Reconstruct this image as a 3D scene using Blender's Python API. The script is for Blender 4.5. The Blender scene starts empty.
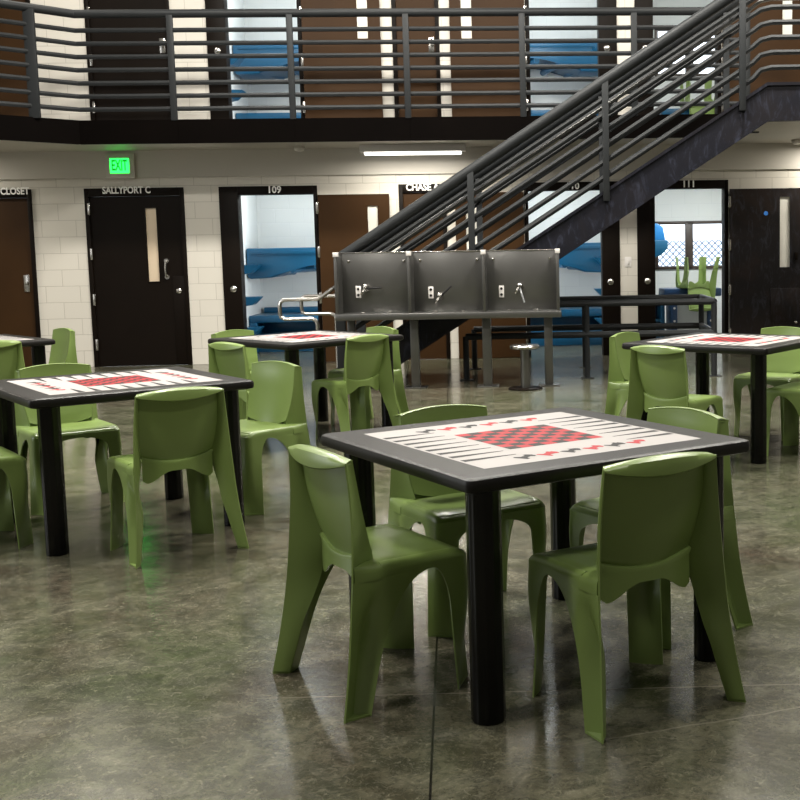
import bpy, bmesh, math, random
from mathutils import Vector, Matrix
random.seed(7)
C = bpy.context.scene.collection
PI = math.pi

# ------------------------------------------------------------------ camera calibration
F_PX, CX, CY, PIT, ROL, CAM_H = 1150.06, 565.49, 375.79, 0.10892, -0.01731, 1.3711
FW = Vector((0, math.cos(PIT), -math.sin(PIT)))
_u = Vector((0, math.sin(PIT), math.cos(PIT))); _r = Vector((1, 0, 0))
RT = _r * math.cos(ROL) + _u * math.sin(ROL)
UP = _u * math.cos(ROL) - _r * math.sin(ROL)
EYE = Vector((0, 0, CAM_H))
def ray(x, y): return FW + RT * ((x - CX) / F_PX) - UP * ((y - CY) / F_PX)
def at_z(x, y, z):                       # measured point of the photo on a level plane
    d = ray(x, y); return EYE + d * ((z - CAM_H) / d.z)
def at_y(x, y, Y):                       # ... on an upright plane facing the camera
    d = ray(x, y); return EYE + d * (Y / d.y)
WALL_D, WALL_A = 14.8906, 0.06163
WF = Matrix.Translation((0, WALL_D, 0)) @ Matrix.Rotation(WALL_A, 4, 'Z')
WFI = WF.inverted()
def ws(x, y, off=0.0):                   # ... on the back wall: (along the wall, height)
    o = WFI @ EYE; d = WFI.to_3x3() @ ray(x, y)
    p = o + d * ((off - o.y) / d.y); return p.x, p.z
ID = Matrix.Identity(4)

# ------------------------------------------------------------------ mesh helpers
class MB:
    def __init__(s): s.bm = bmesh.new(); s.mi = 0
    def _mark(s, f):
        for q in f: q.material_index = s.mi
    def box(s, x0, x1, y0, y1, z0, z1, bev=0.0, M=None):
        vs = [s.bm.verts.new((x, y, z)) for x in (x0, x1) for y in (y0, y1) for z in (z0, z1)]
        idx = [(0,1,3,2),(4,6,7,5),(0,4,5,1),(2,3,7,6),(0,2,6,4),(1,5,7,3)]
        fs = [s.bm.faces.new([vs[i] for i in q]) for q in idx]
        s._mark(fs)
        if M is not None:
            for v in vs: v.co = M @ v.co
        if bev > 0:
            es = list({e for f in fs for e in f.edges})
            bmesh.ops.bevel(s.bm, geom=es, offset=bev, segments=2, profile=.5, affect='EDGES')
        return s
    def prism(s, poly, axis, a, b, bev=0.0):  # poly in the two other axes, extruded along axis a..b
        def mk(p, t):
            if axis == 'y': return (p[0], t, p[1])
            if axis == 'x': return (t, p[0], p[1])
            return (p[0], p[1], t)
        A = [s.bm.verts.new(mk(p, a)) for p in poly]; B = [s.bm.verts.new(mk(p, b)) for p in poly]
        n = len(poly); fs = [s.bm.faces.new(A), s.bm.faces.new(B[::-1])]
        for i in range(n): fs.append(s.bm.faces.new((A[i], B[i], B[(i+1) % n], A[(i+1) % n])))
        s._mark(fs)
        if bev > 0:
            es = list({e for f in fs for e in f.edges})
            bmesh.ops.bevel(s.bm, geom=es, offset=bev, segments=2, profile=.5, affect='EDGES')
        return s
    def tube(s, pts, r, n=10, caps=True):
        pts = [Vector(p) for p in pts]; rings = []
        for i, p in enumerate(pts):
            if i == 0: t = pts[1] - p
            elif i == len(pts) - 1: t = p - pts[i-1]
            else: t = (pts[i+1] - p).normalized() + (p - pts[i-1]).normalized()
            t.normalize()
            ref = Vector((0, 0, 1)) if abs(t.z) < .95 else Vector((1, 0, 0))
            if i == 0: u = t.cross(ref).normalized()
            else: u = (u - t * u.dot(t)).normalized()
            v = t.cross(u)
            rings.append([s.bm.verts.new(p + (u * math.cos(2*PI*k/n) + v * math.sin(2*PI*k/n)) * r) for k in range(n)])
        fs = []
        for a, b in zip(rings, rings[1:]):
            for k in range(n): fs.append(s.bm.faces.new((a[k], a[(k+1) % n], b[(k+1) % n], b[k])))
        if caps: fs += [s.bm.faces.new(rings[0][::-1]), s.bm.faces.new(rings[-1])]
        s._mark(fs); return s
    def lathe(s, prof, c=(0,0), n=24, flute=0.0, nf=0, M=None):  # prof: (r, z) from bottom to top
        rings = []
        for r, z in prof:
            ring = []
            for k in range(n):
                a = 2*PI*k/n; rr = r * (1 + flute * math.cos(nf*a)) if nf else r
                co = Vector((c[0] + rr*math.cos(a), c[1] + rr*math.sin(a), z))
                ring.append(s.bm.verts.new(M @ co if M is not None else co))
            rings.append(ring)
        fs = []
        for a, b in zip(rings, rings[1:]):
            for k in range(n): fs.append(s.bm.faces.new((a[k], a[(k+1) % n], b[(k+1) % n], b[k])))
        fs += [s.bm.faces.new(rings[0][::-1]), s.bm.faces.new(rings[-1])]
        s._mark(fs); return s
    def sheet(s, rows, t):               # grid of points -> thin shell of thickness t
        b = bmesh.new(); g = [[b.verts.new(p) for p in r] for r in rows]
        for r0, r1 in zip(g, g[1:]):
            for k in range(len(r0) - 1):
                try: b.faces.new((r0[k], r0[k+1], r1[k+1], r1[k]))
                except ValueError: pass
        bmesh.ops.remove_doubles(b, verts=b.verts, dist=1e-5)
        bmesh.ops.dissolve_degenerate(b, edges=b.edges, dist=1e-5)
        s.shell(b, t); return s
    def shell(s, b, t):
        b.normal_update(); b.verts.index_update()
        top = [s.bm.verts.new(v.co + v.normal * (t/2)) for v in b.verts]
        bot = [s.bm.verts.new(v.co - v.normal * (t/2)) for v in b.verts]
        fs = []
        for f in b.faces:
            ix = [v.index for v in f.verts]
            fs.append(s.bm.faces.new([top[i] for i in ix])); fs.append(s.bm.faces.new([bot[i] for i in reversed(ix)]))
        for e in b.edges:
            if len(e.link_faces) == 1:
                l = e.link_loops[0] if hasattr(e, 'link_loops') else None
                i, j = (v.index for v in e.verts)
                f = e.link_faces[0]
                for lp in f.loops:
                    if lp.edge == e: i, j = lp.vert.index, lp.link_loop_next.vert.index
                fs.append(s.bm.faces.new((top[j], top[i], bot[i], bot[j])))
        s._mark(fs); b.free()
    def poly(s, pts):
        f = s.bm.faces.new([s.bm.verts.new(p) for p in pts]); s._mark([f]); return s
    def add_mesh(s, me, M):
        n0 = len(s.bm.verts); s.bm.from_mesh(me); s.bm.verts.ensure_lookup_table()
        for v in s.bm.verts[n0:]: v.co = M @ v.co
        return s

ROOT = {}
def obj(name, mb, mats, parent=None, frame=ID, smooth=True, angle=34):
    bm = mb.bm
    bmesh.ops.recalc_face_normals(bm, faces=bm.faces) if not getattr(mb, 'keep', False) else None
    M = frame
    if parent is not None: M = ROOT[parent.name].inverted() @ frame
    for v in bm.verts: v.co = M @ v.co
    loc = Vector((0, 0, 0))
    if parent is None:
        xs = [v.co.x for v in bm.verts]; ys = [v.co.y for v in bm.verts]; zs = [v.co.z for v in bm.verts]
        loc = Vector(((min(xs)+max(xs))/2, (min(ys)+max(ys))/2, min(zs)))
        for v in bm.verts: v.co -= loc
    bm.normal_update()
    if smooth:
        for f in bm.faces: f.smooth = True
        ca = math.radians(angle)
        for e in bm.edges:
            if len(e.link_faces) == 2: e.smooth = e.calc_face_angle(0) < ca
            else: e.smooth = False
    me = bpy.data.meshes.new(name); bm.to_mesh(me); bm.free()
    for m in (mats if isinstance(mats, (list, tuple)) else [mats]): me.materials.append(m)
    o = bpy.data.objects.new(name, me); C.objects.link(o); o.location = loc
    if parent is not None: o.parent = parent; ROOT[o.name] = ROOT[parent.name]
    else: ROOT[o.name] = Matrix.Translation(loc)
    return o
def tag(o, label, cat, group=None):
    o['label'] = label; o['category'] = cat
    if group: o['group'] = group
    return o
def thing(name, label, cat, loc=(0,0,0), rz=0.0, group=None, kind=None):
    o = bpy.data.objects.new(name, None); C.objects.link(o); o.empty_display_size = .1
    o.location = loc; o.rotation_euler = (0, 0, rz)
    ROOT[o.name] = Matrix.Translation(loc) @ Matrix.Rotation(rz, 4, 'Z')
    if cat: tag(o, label, cat, group)
    if kind: o['kind'] = kind
    return o
def struct(o, label=None, cat=None):
    o['kind'] = 'structure'
    if label: o['label'] = label
    if cat: o['category'] = cat
    return o
def dup(root, loc, rz, label, group=None, rot=None):
    r = root.copy(); C.objects.link(r); r.location = loc
    r.rotation_euler = rot if rot else (0, 0, rz); r['label'] = label
    if group: r['group'] = group
    for ch in list(root.children):
        c = ch.copy(); C.objects.link(c); c.parent = r
        for g in list(ch.children):
            d = g.copy(); C.objects.link(d); d.parent = c
    return r
def text_mesh(body, size, depth=.002):
    cu = bpy.data.curves.new('t', 'FONT'); cu.body = body; cu.size = size; cu.align_x = 'CENTER'; cu.align_y = 'CENTER'
    cu.extrude = depth; cu.resolution_u = 3; cu.offset = size * .026
    o = bpy.data.objects.new('t', cu); C.objects.link(o)
    bpy.context.view_layer.update()
    me = bpy.data.meshes.new_from_object(o.evaluated_get(bpy.context.evaluated_depsgraph_get()))
    bpy.data.objects.remove(o); bpy.data.curves.remove(cu); return me
def lettering(name, body, s, z, off, height, m, parent, width=None):
    me = text_mesh(body, height / .72)
    xs = [v.co.x for v in me.vertices]; k = width / (max(xs) - min(xs)) if width else 1
    R = Matrix(((k,0,0,s),(0,0,-1,off),(0,1,0,z),(0,0,0,1)))
    mb = MB(); mb.add_mesh(me, R); bpy.data.meshes.remove(me)
    return obj(name, mb, m, parent, WF, smooth=False)

# ------------------------------------------------------------------ materials
MATS = {}
def mat(name, col, rough=.5, metal=0.0, var=0.0, vscale=8.0, bump=0.0, bscale=60.0, spec=.5, emit=None, estr=0.0, coat=0.0):
    m = bpy.data.materials.new(name); m.use_nodes = True; nt = m.node_tree; N = nt.nodes; L = nt.links
    b = N['Principled BSDF']; b.inputs['Roughness'].default_value = rough; b.inputs['Metallic'].default_value = metal
    b.inputs['Specular IOR Level'].default_value = spec; b.inputs['Coat Weight'].default_value = coat
    b.inputs['Base Color'].default_value = (*col, 1)
    if emit: b.inputs['Emission Color'].default_value = (*emit, 1); b.inputs['Emission Strength'].default_value = estr
    tc = N.new('ShaderNodeTexCoord')
    if var > 0:
        n = N.new('ShaderNodeTexNoise'); n.inputs['Scale'].default_value = vscale; n.inputs['Detail'].default_value = 5
        L.new(tc.outputs['Object'], n.inputs['Vector'])
        r = N.new('ShaderNodeMapRange'); r.inputs[1].default_value = .3; r.inputs[2].default_value = .7
        r.inputs[3].default_value = 1 - var; r.inputs[4].default_value = 1 + var
        L.new(n.outputs['Fac'], r.inputs[0])
        mx = N.new('ShaderNodeVectorMath'); mx.operation = 'SCALE'; mx.inputs[0].default_value = col
        L.new(r.outputs[0], mx.inputs['Scale']); L.new(mx.outputs[0], b.inputs['Base Color'])
    if bump > 0:
        n2 = N.new('ShaderNodeTexNoise'); n2.inputs['Scale'].default_value = bscale; n2.inputs['Detail'].default_value = 3
        L.new(tc.outputs['Object'], n2.inputs['Vector'])
        bp = N.new('ShaderNodeBump'); bp.inputs['Strength'].default_value = bump; bp.inputs['Distance'].default_value = .01
        L.new(n2.outputs['Fac'], bp.inputs['Height']); L.new(bp.outputs[0], b.inputs['Normal'])
    MATS[name] = m; return m
GREEN = mat('green_plastic', (.174, .246, .068), .33, var=.05, vscale=3, bump=.02, bscale=400, spec=.5)
BLACKP = mat('black_table_edge', (.0085, .0076, .007), .42, bump=.05, bscale=500, spec=.24)
BLACKL = mat('black_leg', (.0022, .0022, .0022), .25, spec=.28)
PRINT = mat('printed_white', (.37, .348, .338), .5, spec=.3, var=.03, vscale=5)
RED = mat('printed_red', (.36, .016, .022), .55, spec=.2)
BLK = mat('printed_black', (.008, .0075, .0075), .55, spec=.2)
PINK = mat('printed_faded_red', (.55, .20, .20), .42)
BROWN = mat('brown_door_paint', (.034, .0150, .0040), .5, var=.12, vscale=2, bump=.02, bscale=120, spec=.14)
DARKF = mat('dark_frame_paint', (.0048, .0027, .0014), .5, var=.1, vscale=3, spec=.10)
STEEL = mat('charcoal_stair_paint', (.0085, .0090, .0130), .45, var=.5, vscale=9, bump=.04, bscale=50, spec=.18)
def scuff_mat(name, base, streak, warm):
    m = mat(name, base, .45, spec=.18); nt = m.node_tree; N = nt.nodes; L = nt.links; b = N['Principled BSDF']
    tc = N.new('ShaderNodeTexCoord'); src = tc.outputs['Object']
    def nz(scale, det, dist, sc):
        mp = N.new('ShaderNodeMapping'); mp.inputs['Scale'].default_value = sc; L.new(src, mp.inputs[0])
        n = N.new('ShaderNodeTexNoise'); n.inputs['Scale'].default_value = scale; n.inputs['Detail'].default_value = det; n.inputs['Roughness'].default_value = .7; n.inputs['Distortion'].default_value = dist
        L.new(mp.outputs[0], n.inputs['Vector']); return n.outputs['Fac']
    def rmp(a, x0, x1, y1):
        r = N.new('ShaderNodeMapRange'); r.inputs[1].default_value = x0; r.inputs[2].default_value = x1; r.inputs[4].default_value = y1; L.new(a, r.inputs[0]); return r.outputs[0]
    def mx(f, a, c2):
        q = N.new('ShaderNodeMix'); q.data_type = 'RGBA'; L.new(f, q.inputs[0]); q.inputs[7].default_value = (*c2, 1)
        if isinstance(a, tuple): q.inputs[6].default_value = (*a, 1)
        else: L.new(a, q.inputs[6])
        return q.outputs[2]
    c = mx(rmp(nz(1.3, 3, .4, (1, 1, 1)), .45, .65, .7), base, warm)
    c = mx(rmp(nz(5, 8, 1.8, (1.6, 1, .55)), .52, .70, .85), c, streak)
    c = mx(rmp(nz(26, 4, 1, (2, 1, .5)), .60, .72, .5), c, streak); L.new(c, b.inputs['Base Color']); return m
SCUFF = scuff_mat('scuffed_charcoal_steel', (.0070, .0072, .0110), (.030, .033, .050), (.011, .009, .010))
SCUFFD = scuff_mat('scuffed_dark_door', (.0100, .0085, .0090), (.034, .035, .045), (.022, .014, .011))
FASC = mat('black_fascia_paint', (.0018, .0011, .0008), .7, var=.2, vscale=2, spec=.03)
RAIL = mat('grey_rail_paint', (.018, .0195, .0205), .5, var=.08, vscale=6, spec=.20)
STAIN = mat('brushed_stainless', (.17, .167, .160), .34, metal=.9, var=.10, vscale=3, bump=.03, bscale=140)
CHROME = mat('bright_steel', (.55, .53, .50), .25, metal=1.0)
BLUE = mat('blue_moulded_plastic', (.0022, .078, .170), .36, var=.06, vscale=3)
NAVY = mat('navy_plastic', (.006, .03, .085), .4)
WHITE = mat('white_cell_paint', (.72, .74, .73), .5, var=.02, vscale=2)
CEIL = mat('beige_ceiling_paint', (.50, .47, .42), .55, var=.03, vscale=1.5)
HALLW = mat('hall_wall_paint', (.20, .19, .17), .6, var=.03)
LETTER = mat('white_lettering', (.92, .91, .88), .5)
PLATE = mat('white_plate', (.66, .63, .60), .4)
GREY = mat('grey_panel', (.42, .43, .44), .5)
LAMP = mat('lamp_diffuser', (.9, .9, .85), .5, emit=(1, .97, .90), estr=2.2)
EXITG = mat('exit_green', (.05, .6, .1), .4, emit=(.015, 1.0, .07), estr=3.2)
EXITD = mat('exit_letter', (.0, .12, .01), .5, emit=(.0, .25, .01), estr=1.0)
TAN = mat('tan_window_blind', (.62, .50, .36), .35, var=.04, vscale=4)
SILVERW = mat('pale_window_light', (.70, .68, .62), .25, var=.04)
STICK = mat('blue_sticker', (.05, .25, .80), .5)
SNOW = mat('pale_ground', (.8, .82, .86), .8)
WIRE = mat('fence_wire', (.30, .37, .48), .6)
MIRR = mat('dark_mirror', (.05, .05, .05), .12, metal=.6)
def glass_mat():
    m = bpy.data.materials.new('window_glass'); m.use_nodes = True; b = m.node_tree.nodes['Principled BSDF']
    b.inputs['Base Color'].default_value = (.95, .97, 1, 1); b.inputs['Transmission Weight'].default_value = 1
    b.inputs['Roughness'].default_value = .0; b.inputs['IOR'].default_value = 1.05; return m
GLASS = glass_mat()
def block_mat(name, base, dark, paint_rough=.5):
    m = bpy.data.materials.new(name); m.use_nodes = True; nt = m.node_tree; N = nt.nodes; L = nt.links; b = N['Principled BSDF']
    b.inputs['Roughness'].default_value = paint_rough
    tc = N.new('ShaderNodeTexCoord'); mp = N.new('ShaderNodeMapping'); mp.inputs['Rotation'].default_value = (0, 0, -WALL_A)
    sx = N.new('ShaderNodeSeparateXYZ'); cb = N.new('ShaderNodeCombineXYZ'); br = N.new('ShaderNodeTexBrick')
    ad = N.new('ShaderNodeMath'); ad.operation = 'ADD'
    L.new(tc.outputs['Object'], mp.inputs['Vector']); L.new(mp.outputs[0], sx.inputs[0])
    L.new(sx.outputs[0], ad.inputs[0]); L.new(sx.outputs[1], ad.inputs[1])
    L.new(ad.outputs[0], cb.inputs[0]); L.new(sx.outputs[2], cb.inputs[1]); L.new(cb.outputs[0], br.inputs['Vector'])
    br.offset = .5; br.inputs['Scale'].default_value = 1; br.inputs['Brick Width'].default_value = .42; br.inputs['Row Height'].default_value = .205
    br.inputs['Mortar Size'].default_value = .0045; br.inputs['Mortar Smooth'].default_value = .5; br.inputs['Bias'].default_value = 0
    br.inputs['Color1'].default_value = (*base, 1); br.inputs['Color2'].default_value = (*[c*.97 for c in base], 1); br.inputs['Mortar'].default_value = (*dark, 1)
    L.new(br.outputs['Color'], b.inputs['Base Color'])
    n = N.new('ShaderNodeTexNoise'); n.inputs['Scale'].default_value = 70; L.new(tc.outputs['Object'], n.inputs['Vector'])
    sb = N.new('ShaderNodeMath'); sb.operation = 'MULTIPLY_ADD'; sb.inputs[1].default_value = .12
    inv = N.new('ShaderNodeMath'); inv.operation = 'SUBTRACT'; inv.inputs[0].default_value = 1; L.new(br.outputs['Fac'], inv.inputs[1])
    L.new(n.outputs['Fac'], sb.inputs[0]); L.new(inv.outputs[0], sb.inputs[2])
    bp = N.new('ShaderNodeBump'); bp.inputs['Strength'].default_value = .35; bp.inputs['Distance'].default_value = .006
    L.new(sb.outputs[0], bp.inputs['Height']); L.new(bp.outputs[0], b.inputs['Normal']); return m
BLOCK = block_mat('painted_block', (.60, .565, .50), (.42, .39, .34))
BLOCKW = block_mat('white_painted_block', (.72, .74, .73), (.66, .68, .68))
def floor_mat():
    m = bpy.data.materials.new('polished_concrete'); m.use_nodes = True; nt = m.node_tree; N = nt.nodes; L = nt.links; b = N['Principled BSDF']
    geo = N.new('ShaderNodeNewGeometry'); P = geo.outputs['Position']
    def noise(scale, detail, rough=.6, dist=0.0, vec=P):
        n = N.new('ShaderNodeTexNoise'); n.inputs['Scale'].default_value = scale; n.inputs['Detail'].default_value = detail
        n.inputs['Roughness'].default_value = rough; n.inputs['Distortion'].default_value = dist; L.new(vec, n.inputs['Vector']); return n.outputs['Fac']
    def math_(op, a, b_=None, c=None):
        n = N.new('ShaderNodeMath'); n.operation = op
        for i, q in enumerate((a, b_, c)):
            if q is None: continue
            if isinstance(q, (int, float)): n.inputs[i].default_value = q
            else: L.new(q, n.inputs[i])
        return n.outputs[0]
    def mapr(a, x0, x1, y0, y1):
        n = N.new('ShaderNodeMapRange'); n.inputs[1].default_value = x0; n.inputs[2].default_value = x1; n.inputs[3].default_value = y0; n.inputs[4].default_value = y1
        L.new(a, n.inputs[0]); return n.outputs[0]
    def mix(f, a, b_):
        n = N.new('ShaderNodeMix'); n.data_type = 'RGBA'
        if isinstance(f, (int, float)): n.inputs[0].default_value = f
        else: L.new(f, n.inputs[0])
        for i, q in ((6, a), (7, b_)):
            if isinstance(q, tuple): n.inputs[i].default_value = (*q, 1)
            else: L.new(q, n.inputs[i])
        return n.outputs[2]
    big = noise(.55, 4, .6, .6); mid = noise(2.6, 8, .68, 1.2); fine = noise(14, 6, .7, .8); vein = noise(3.2, 7, .72, 2.6); speck = noise(120, 2)
    c = mix(mapr(big, .40, .60, 0, 1), (.060, .070, .036), (.060, .046, .032))
    c = mix(mapr(mid, .40, .68, 0, .80), c, (.150, .142, .098))
    c = mix(mapr(fine, .40, .60, .60, 0), c, (.018, .020, .014))
    vv = math_('ABSOLUTE', math_('SUBTRACT', vein, .5)); c = mix(mapr(vv, .0, .012, .34, 0), c, (.20, .185, .14))
    c = mix(mapr(speck, .70, .76, 0, .5), c, (.34, .32, .27))
    grain = noise(34, 5, .75, 1.6); c = mix(mapr(grain, .56, .68, 0, .55), c, (.235, .22, .155)); c = mix(mapr(grain, .30, .44, .55, 0), c, (.020, .022, .015))
    scr = noise(7, 9, .8, 3.4); c = mix(mapr(math_('ABSOLUTE', math_('SUBTRACT', scr, .52)), 0, .006, .45, 0), c, (.27, .26, .19))
    sx = N.new('ShaderNodeSeparateXYZ'); L.new(P, sx.inputs[0])
    def line(p, q, w, wob=0.0):           # distance to the straight line p-q on the floor
        d = (q - p).normalized(); nx, ny = -d.y, d.x; k = nx * p.x + ny * p.y
        e = math_('SUBTRACT', math_('ADD', math_('MULTIPLY', sx.outputs[0], nx), math_('MULTIPLY', sx.outputs[1], ny)), k)
        if wob: e = math_('ADD', e, math_('MULTIPLY', math_('SUBTRACT', noise(4, 5), .5), wob))
        return mapr(math_('ABSOLUTE', e), w * .45, w, 1, 0)
    j1 = line(at_z(430, 800, 0), at_z(437, 640, 0), .0045)
    j2 = line(at_z(275, 698, 0), at_z(800, 684, 0), .0035)
    j3 = line(at_z(560, 747, 0), at_z(800, 708, 0), .005, .05)
    j2 = math_('MULTIPLY', j2, mapr(sx.outputs[0], -1.02, -.80, 0, 1)); j3 = math_('MULTIPLY', j3, mapr(sx.outputs[0], -.05, .12, 0, 1))
    c = mix(math_('MULTIPLY', j2, .55), c, (.30, .27, .22)); c = mix(math_('MULTIPLY', j3, .40), c, (.26, .235, .19)); c = mix(j1, c, (.004, .003, .003))
    L.new(c, b.inputs['Base Color'])
    b.inputs['Specular IOR Level'].default_value = .62
    L.new(mapr(mid, .3, .7, .13, .24), b.inputs['Roughness'])
    bp = N.new('ShaderNodeBump'); bp.inputs['Strength'].default_value = .05; bp.inputs['Distance'].default_value = .01
    L.new(noise(9, 4), bp.inputs['Height']); L.new(bp.outputs[0], b.inputs['Normal']); return m
FLOOR = floor_mat()

# ------------------------------------------------------------------ room shell
BAL_T, BAL_B, LOW_C, HALL_C = 2.945, 2.70, 2.69, 6.6
mb = MB(); mb.box(-9.5, 7.5, -4.2, 19.6, -.12, 0); struct(obj('floor', mb, FLOOR))
mb = MB(); mb.box(-9.5, 7.5, -4.2, 15.9, HALL_C, HALL_C + .12); struct(obj('ceiling', mb, HALLW))
mb = MB(); mb.box(-9.7, -9.5, -4.2, 19.6, 0, HALL_C); struct(obj('wall_left', mb, HALLW))
mb = MB(); mb.box(7.5, 7.7, -4.2, 19.6, 0, HALL_C); struct(obj('wall_right', mb, HALLW))
mb = MB(); mb.box(-9.7, 7.7, -4.4, -4.2, 0, HALL_C); struct(obj('wall_front', mb, HALLW))

DOOR_H = 2.235
S = lambda x, y, off=0.0: ws(x, y, off)[0]
closet = (S(31, 187) - 1.13, S(31, 187)); sally = (S(84, 188), S(183.5, 187)); c109 = (S(218.7, 187), S(317, 186))
chase = (S(398.5, 186), S(446, 186) ); c111 = (S(636.5, 182), S(728, 180)); c110 = (S(619, 183) - (c109[1]-c109[0]), S(619, 183))
jamb = .27
def openings_wall(mb, z0, z1, holes, s0, s1, top):
    x = s0
    for a, b, zt in holes:
        mb.box(x, a, 0, .2, z0, z1)
        if zt < z1 - .001: mb.box(a, b, 0, .2, zt, z1)
        x = b
    mb.box(x, s1, 0, .2, z0, z1)
holes = [(*closet, DOOR_H), (*sally, DOOR_H), (*c109, DOOR_H), (*chase, DOOR_H), (*c110, DOOR_H), (*c111, DOOR_H)]
mb = MB(); openings_wall(mb, 0, 2.36, holes, -9.6, 7.7, 0); o = obj('wall_back', mb, BLOCK, None, WF, smooth=False); struct(o)
mb = MB(); mb.box(-9.6, 7.7, -.035, .2, 2.36, LOW_C); struct(obj('trim_1', mb, CEIL, None, WF, smooth=False))
# upper storey
U0 = BAL_T; UD = U0 + 2.235
usal = (S(87.5, 60), S(172, 60)); u209 = (S(208, 60), S(303, 60)); uchs = (S(393, 60), S(440, 60)); u210 = (S(526, 60), S(617, 60)); u211 = (S(635, 60), S(721, 60)); ulft = (S(-22, 60), S(34, 60))
uh = [(*q, UD) for q in (ulft, usal, u209, uchs, u210, u211)]
mb = MB(); openings_wall(mb, BAL_T, HALL_C, uh, -9.6, 7.7, 0); struct(obj('wall_back', mb, BLOCK, None, WF, smooth=False))

# ------------------------------------------------------------------ doors
door_n = [0]
def hinges(root, s, z0, zs, off):
    for z in zs:
        mb = MB(); mb.box(s - .016, s + .016, off - .014, off, z0 + z - .07, z0 + z + .07, .003); obj('hinge', mb, CHROME, root, WF)
def frame_mb(a, b, z0, wl, wr, top=.10, zt=2.235):
    mb = MB(); y0, y1 = -.02, .18
    mb.box(a, a + wl, y0, y1, z0, z0 + zt, .003); mb.box(b - wr, b, y0, y1, z0, z0 + zt, .003)
    mb.box(a + wl, b - wr, y0, y1, z0 + zt - top, z0 + zt, .003); return mb
def new_door(a, b, z0, label):
    door_n[0] += 1
    c = WF @ Vector(((a + b)/2, 0, z0))
    t = thing('door_%d' % door_n[0], None, None, c, WALL_A, kind='structure')
    t['label'] = label; t['category'] = 'door'; return t
def closed_door(a, b, z0, label, text=None, th=.085, tw=None, tpos=None, win=None, handle=None, hinge_side=None, lock=None, panel=None, leafm=None):
    t = new_door(a, b, z0, label); m = leafm or BROWN
    obj('door_frame', frame_mb(a, b, z0, .05, .05), DARKF, t, WF)
    mb = MB()
    la, lb, zb, zt = a + .052, b - .052, z0 + .002, z0 + 2.132
    if win:
        w0, w1, wz0, wz1 = win
        mb.box(la, w0, .02, .07, zb, zt); mb.box(w1, lb, .02, .07, zb, zt); mb.box(w0, w1, .02, .07, zb, wz0); mb.box(w0, w1, .02, .07, wz1, zt)
        q = MB(); q.box(w0, w1, .04, .05, wz0, wz1); obj('window_pane', q, TAN, t, WF)
        q = MB()
        for (p0, p1, r0, r1) in ((w0-.015, w0, wz0-.015, wz1+.015), (w1, w1+.015, wz0-.015, wz1+.015), (w0, w1, wz0-.015, wz0), (w0, w1, wz1, wz1+.015)): q.box(p0, p1, .012, .03, r0, r1, .002)
        obj('window_frame', q, DARKF, t, WF)
    else: mb.box(la, lb, .02, .07, zb, zt)
    obj('door_leaf', mb, m, t, WF, smooth=False)
    if panel:
        mb = MB(); mb.box(*panel[:2], .008, .02, *panel[2:], .002); obj('lock_panel', mb, m, t, WF)
    if hinge_side is not None:
        hinges(t, (a + .05) if hinge_side < 0 else (b - .05), z0, (.28, .85, 1.42, 1.98), -.018)
    if handle:
        s, h0, h1, kind = handle; mb = MB()
        if kind == 'plate': mb.box(s - .035, s + .035, .008, .02, h0, h1, .004); mb.box(s - .012, s + .03, -.03, .01, (h0+h1)/2 - .02, (h0+h1)/2 + .02, .008)
        else: mb.tube([(s, .02, h1), (s, -.03, h1 - .015), (s - .006, -.035, (h0+h1)/2), (s, -.03, h0 + .015), (s, .02, h0)], .013); mb.lathe([(.03, 0), (.03, .012)], M=Matrix.Translation((s, .02, h1)) @ Matrix.Rotation(PI/2, 4, 'X')); mb.lathe([(.03, 0), (.03, .012)], M=Matrix.Translation((s, .02, h0)) @ Matrix.Rotation(PI/2, 4, 'X'))
        obj('door_handle', mb, CHROME, t, WF)
    if lock:
        mb = MB(); mb.lathe([(.034, 0), (.034, .012), (.022, .02), (.008, .022)], M=Matrix.Translation((lock[0], lock[2] if len(lock) > 2 else .02, lock[1])) @ Matrix.Rotation(PI/2, 4, 'X')); obj('lock_cylinder', mb, CHROME, t, WF)
    if text: lettering('door_lettering', text, tpos[0], tpos[1], -.024, th, LETTER, t, tw)
    return t
def wz(x, y): return ws(x, y)[1]
closed_door(*closet, 0, 'brown door lettered CLOSET at the left edge', 'CLOSET', .085, S(30, 192) - S(1, 192), (S(15.5, 192), wz(15.5, 191.5)), handle=(S(26.5, 284), wz(26.5, 292), wz(26.5, 275), 'plate'))
closed_door(*sally, 0, 'dark brown SALLYPORT C door under the green exit sign', 'SALLYPORT C', .085, S(151, 191) - S(103, 191), (S(127, 190.5), wz(127, 190.5)),
    win=(S(146.5, 245), S(157.5, 245), wz(155, 281.5), wz(149, 208)), handle=(S(166.5, 269), wz(166.5, 277), wz(166, 261), 'pull'), hinge_side=-1,
    lock=(S(179, 291), wz(179, 291), .008), panel=(S(174.5, 320), S(191, 320) , .02, wz(176, 276)), leafm=DARKF)
closed_door(*chase, 0, 'brown door lettered CHASE behind the stair rail', 'CHASE A', .085, (S(447, 188) - S(405.5, 188))*.80, (S(422.5, 187.5), wz(422.5, 187.5)), hinge_side=None)
ud1 = closed_door(*ulft, U0, 'brown upper floor door at the left edge', None)
ud2 = closed_door(*usal, U0, 'dark upper floor door with silver pull, left of the first open upper cell', None, handle=(S(162, 46), wz(162.5, 53), wz(162, 38), 'plate'), hinge_side=-1, leafm=DARKF)
ud3 = closed_door(*uchs, U0, 'narrow brown upper floor door in the middle between two cells', None, handle=(S(431.5, 44), wz(431.5, 52), wz(431.5, 37), 'plate'))

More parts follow.
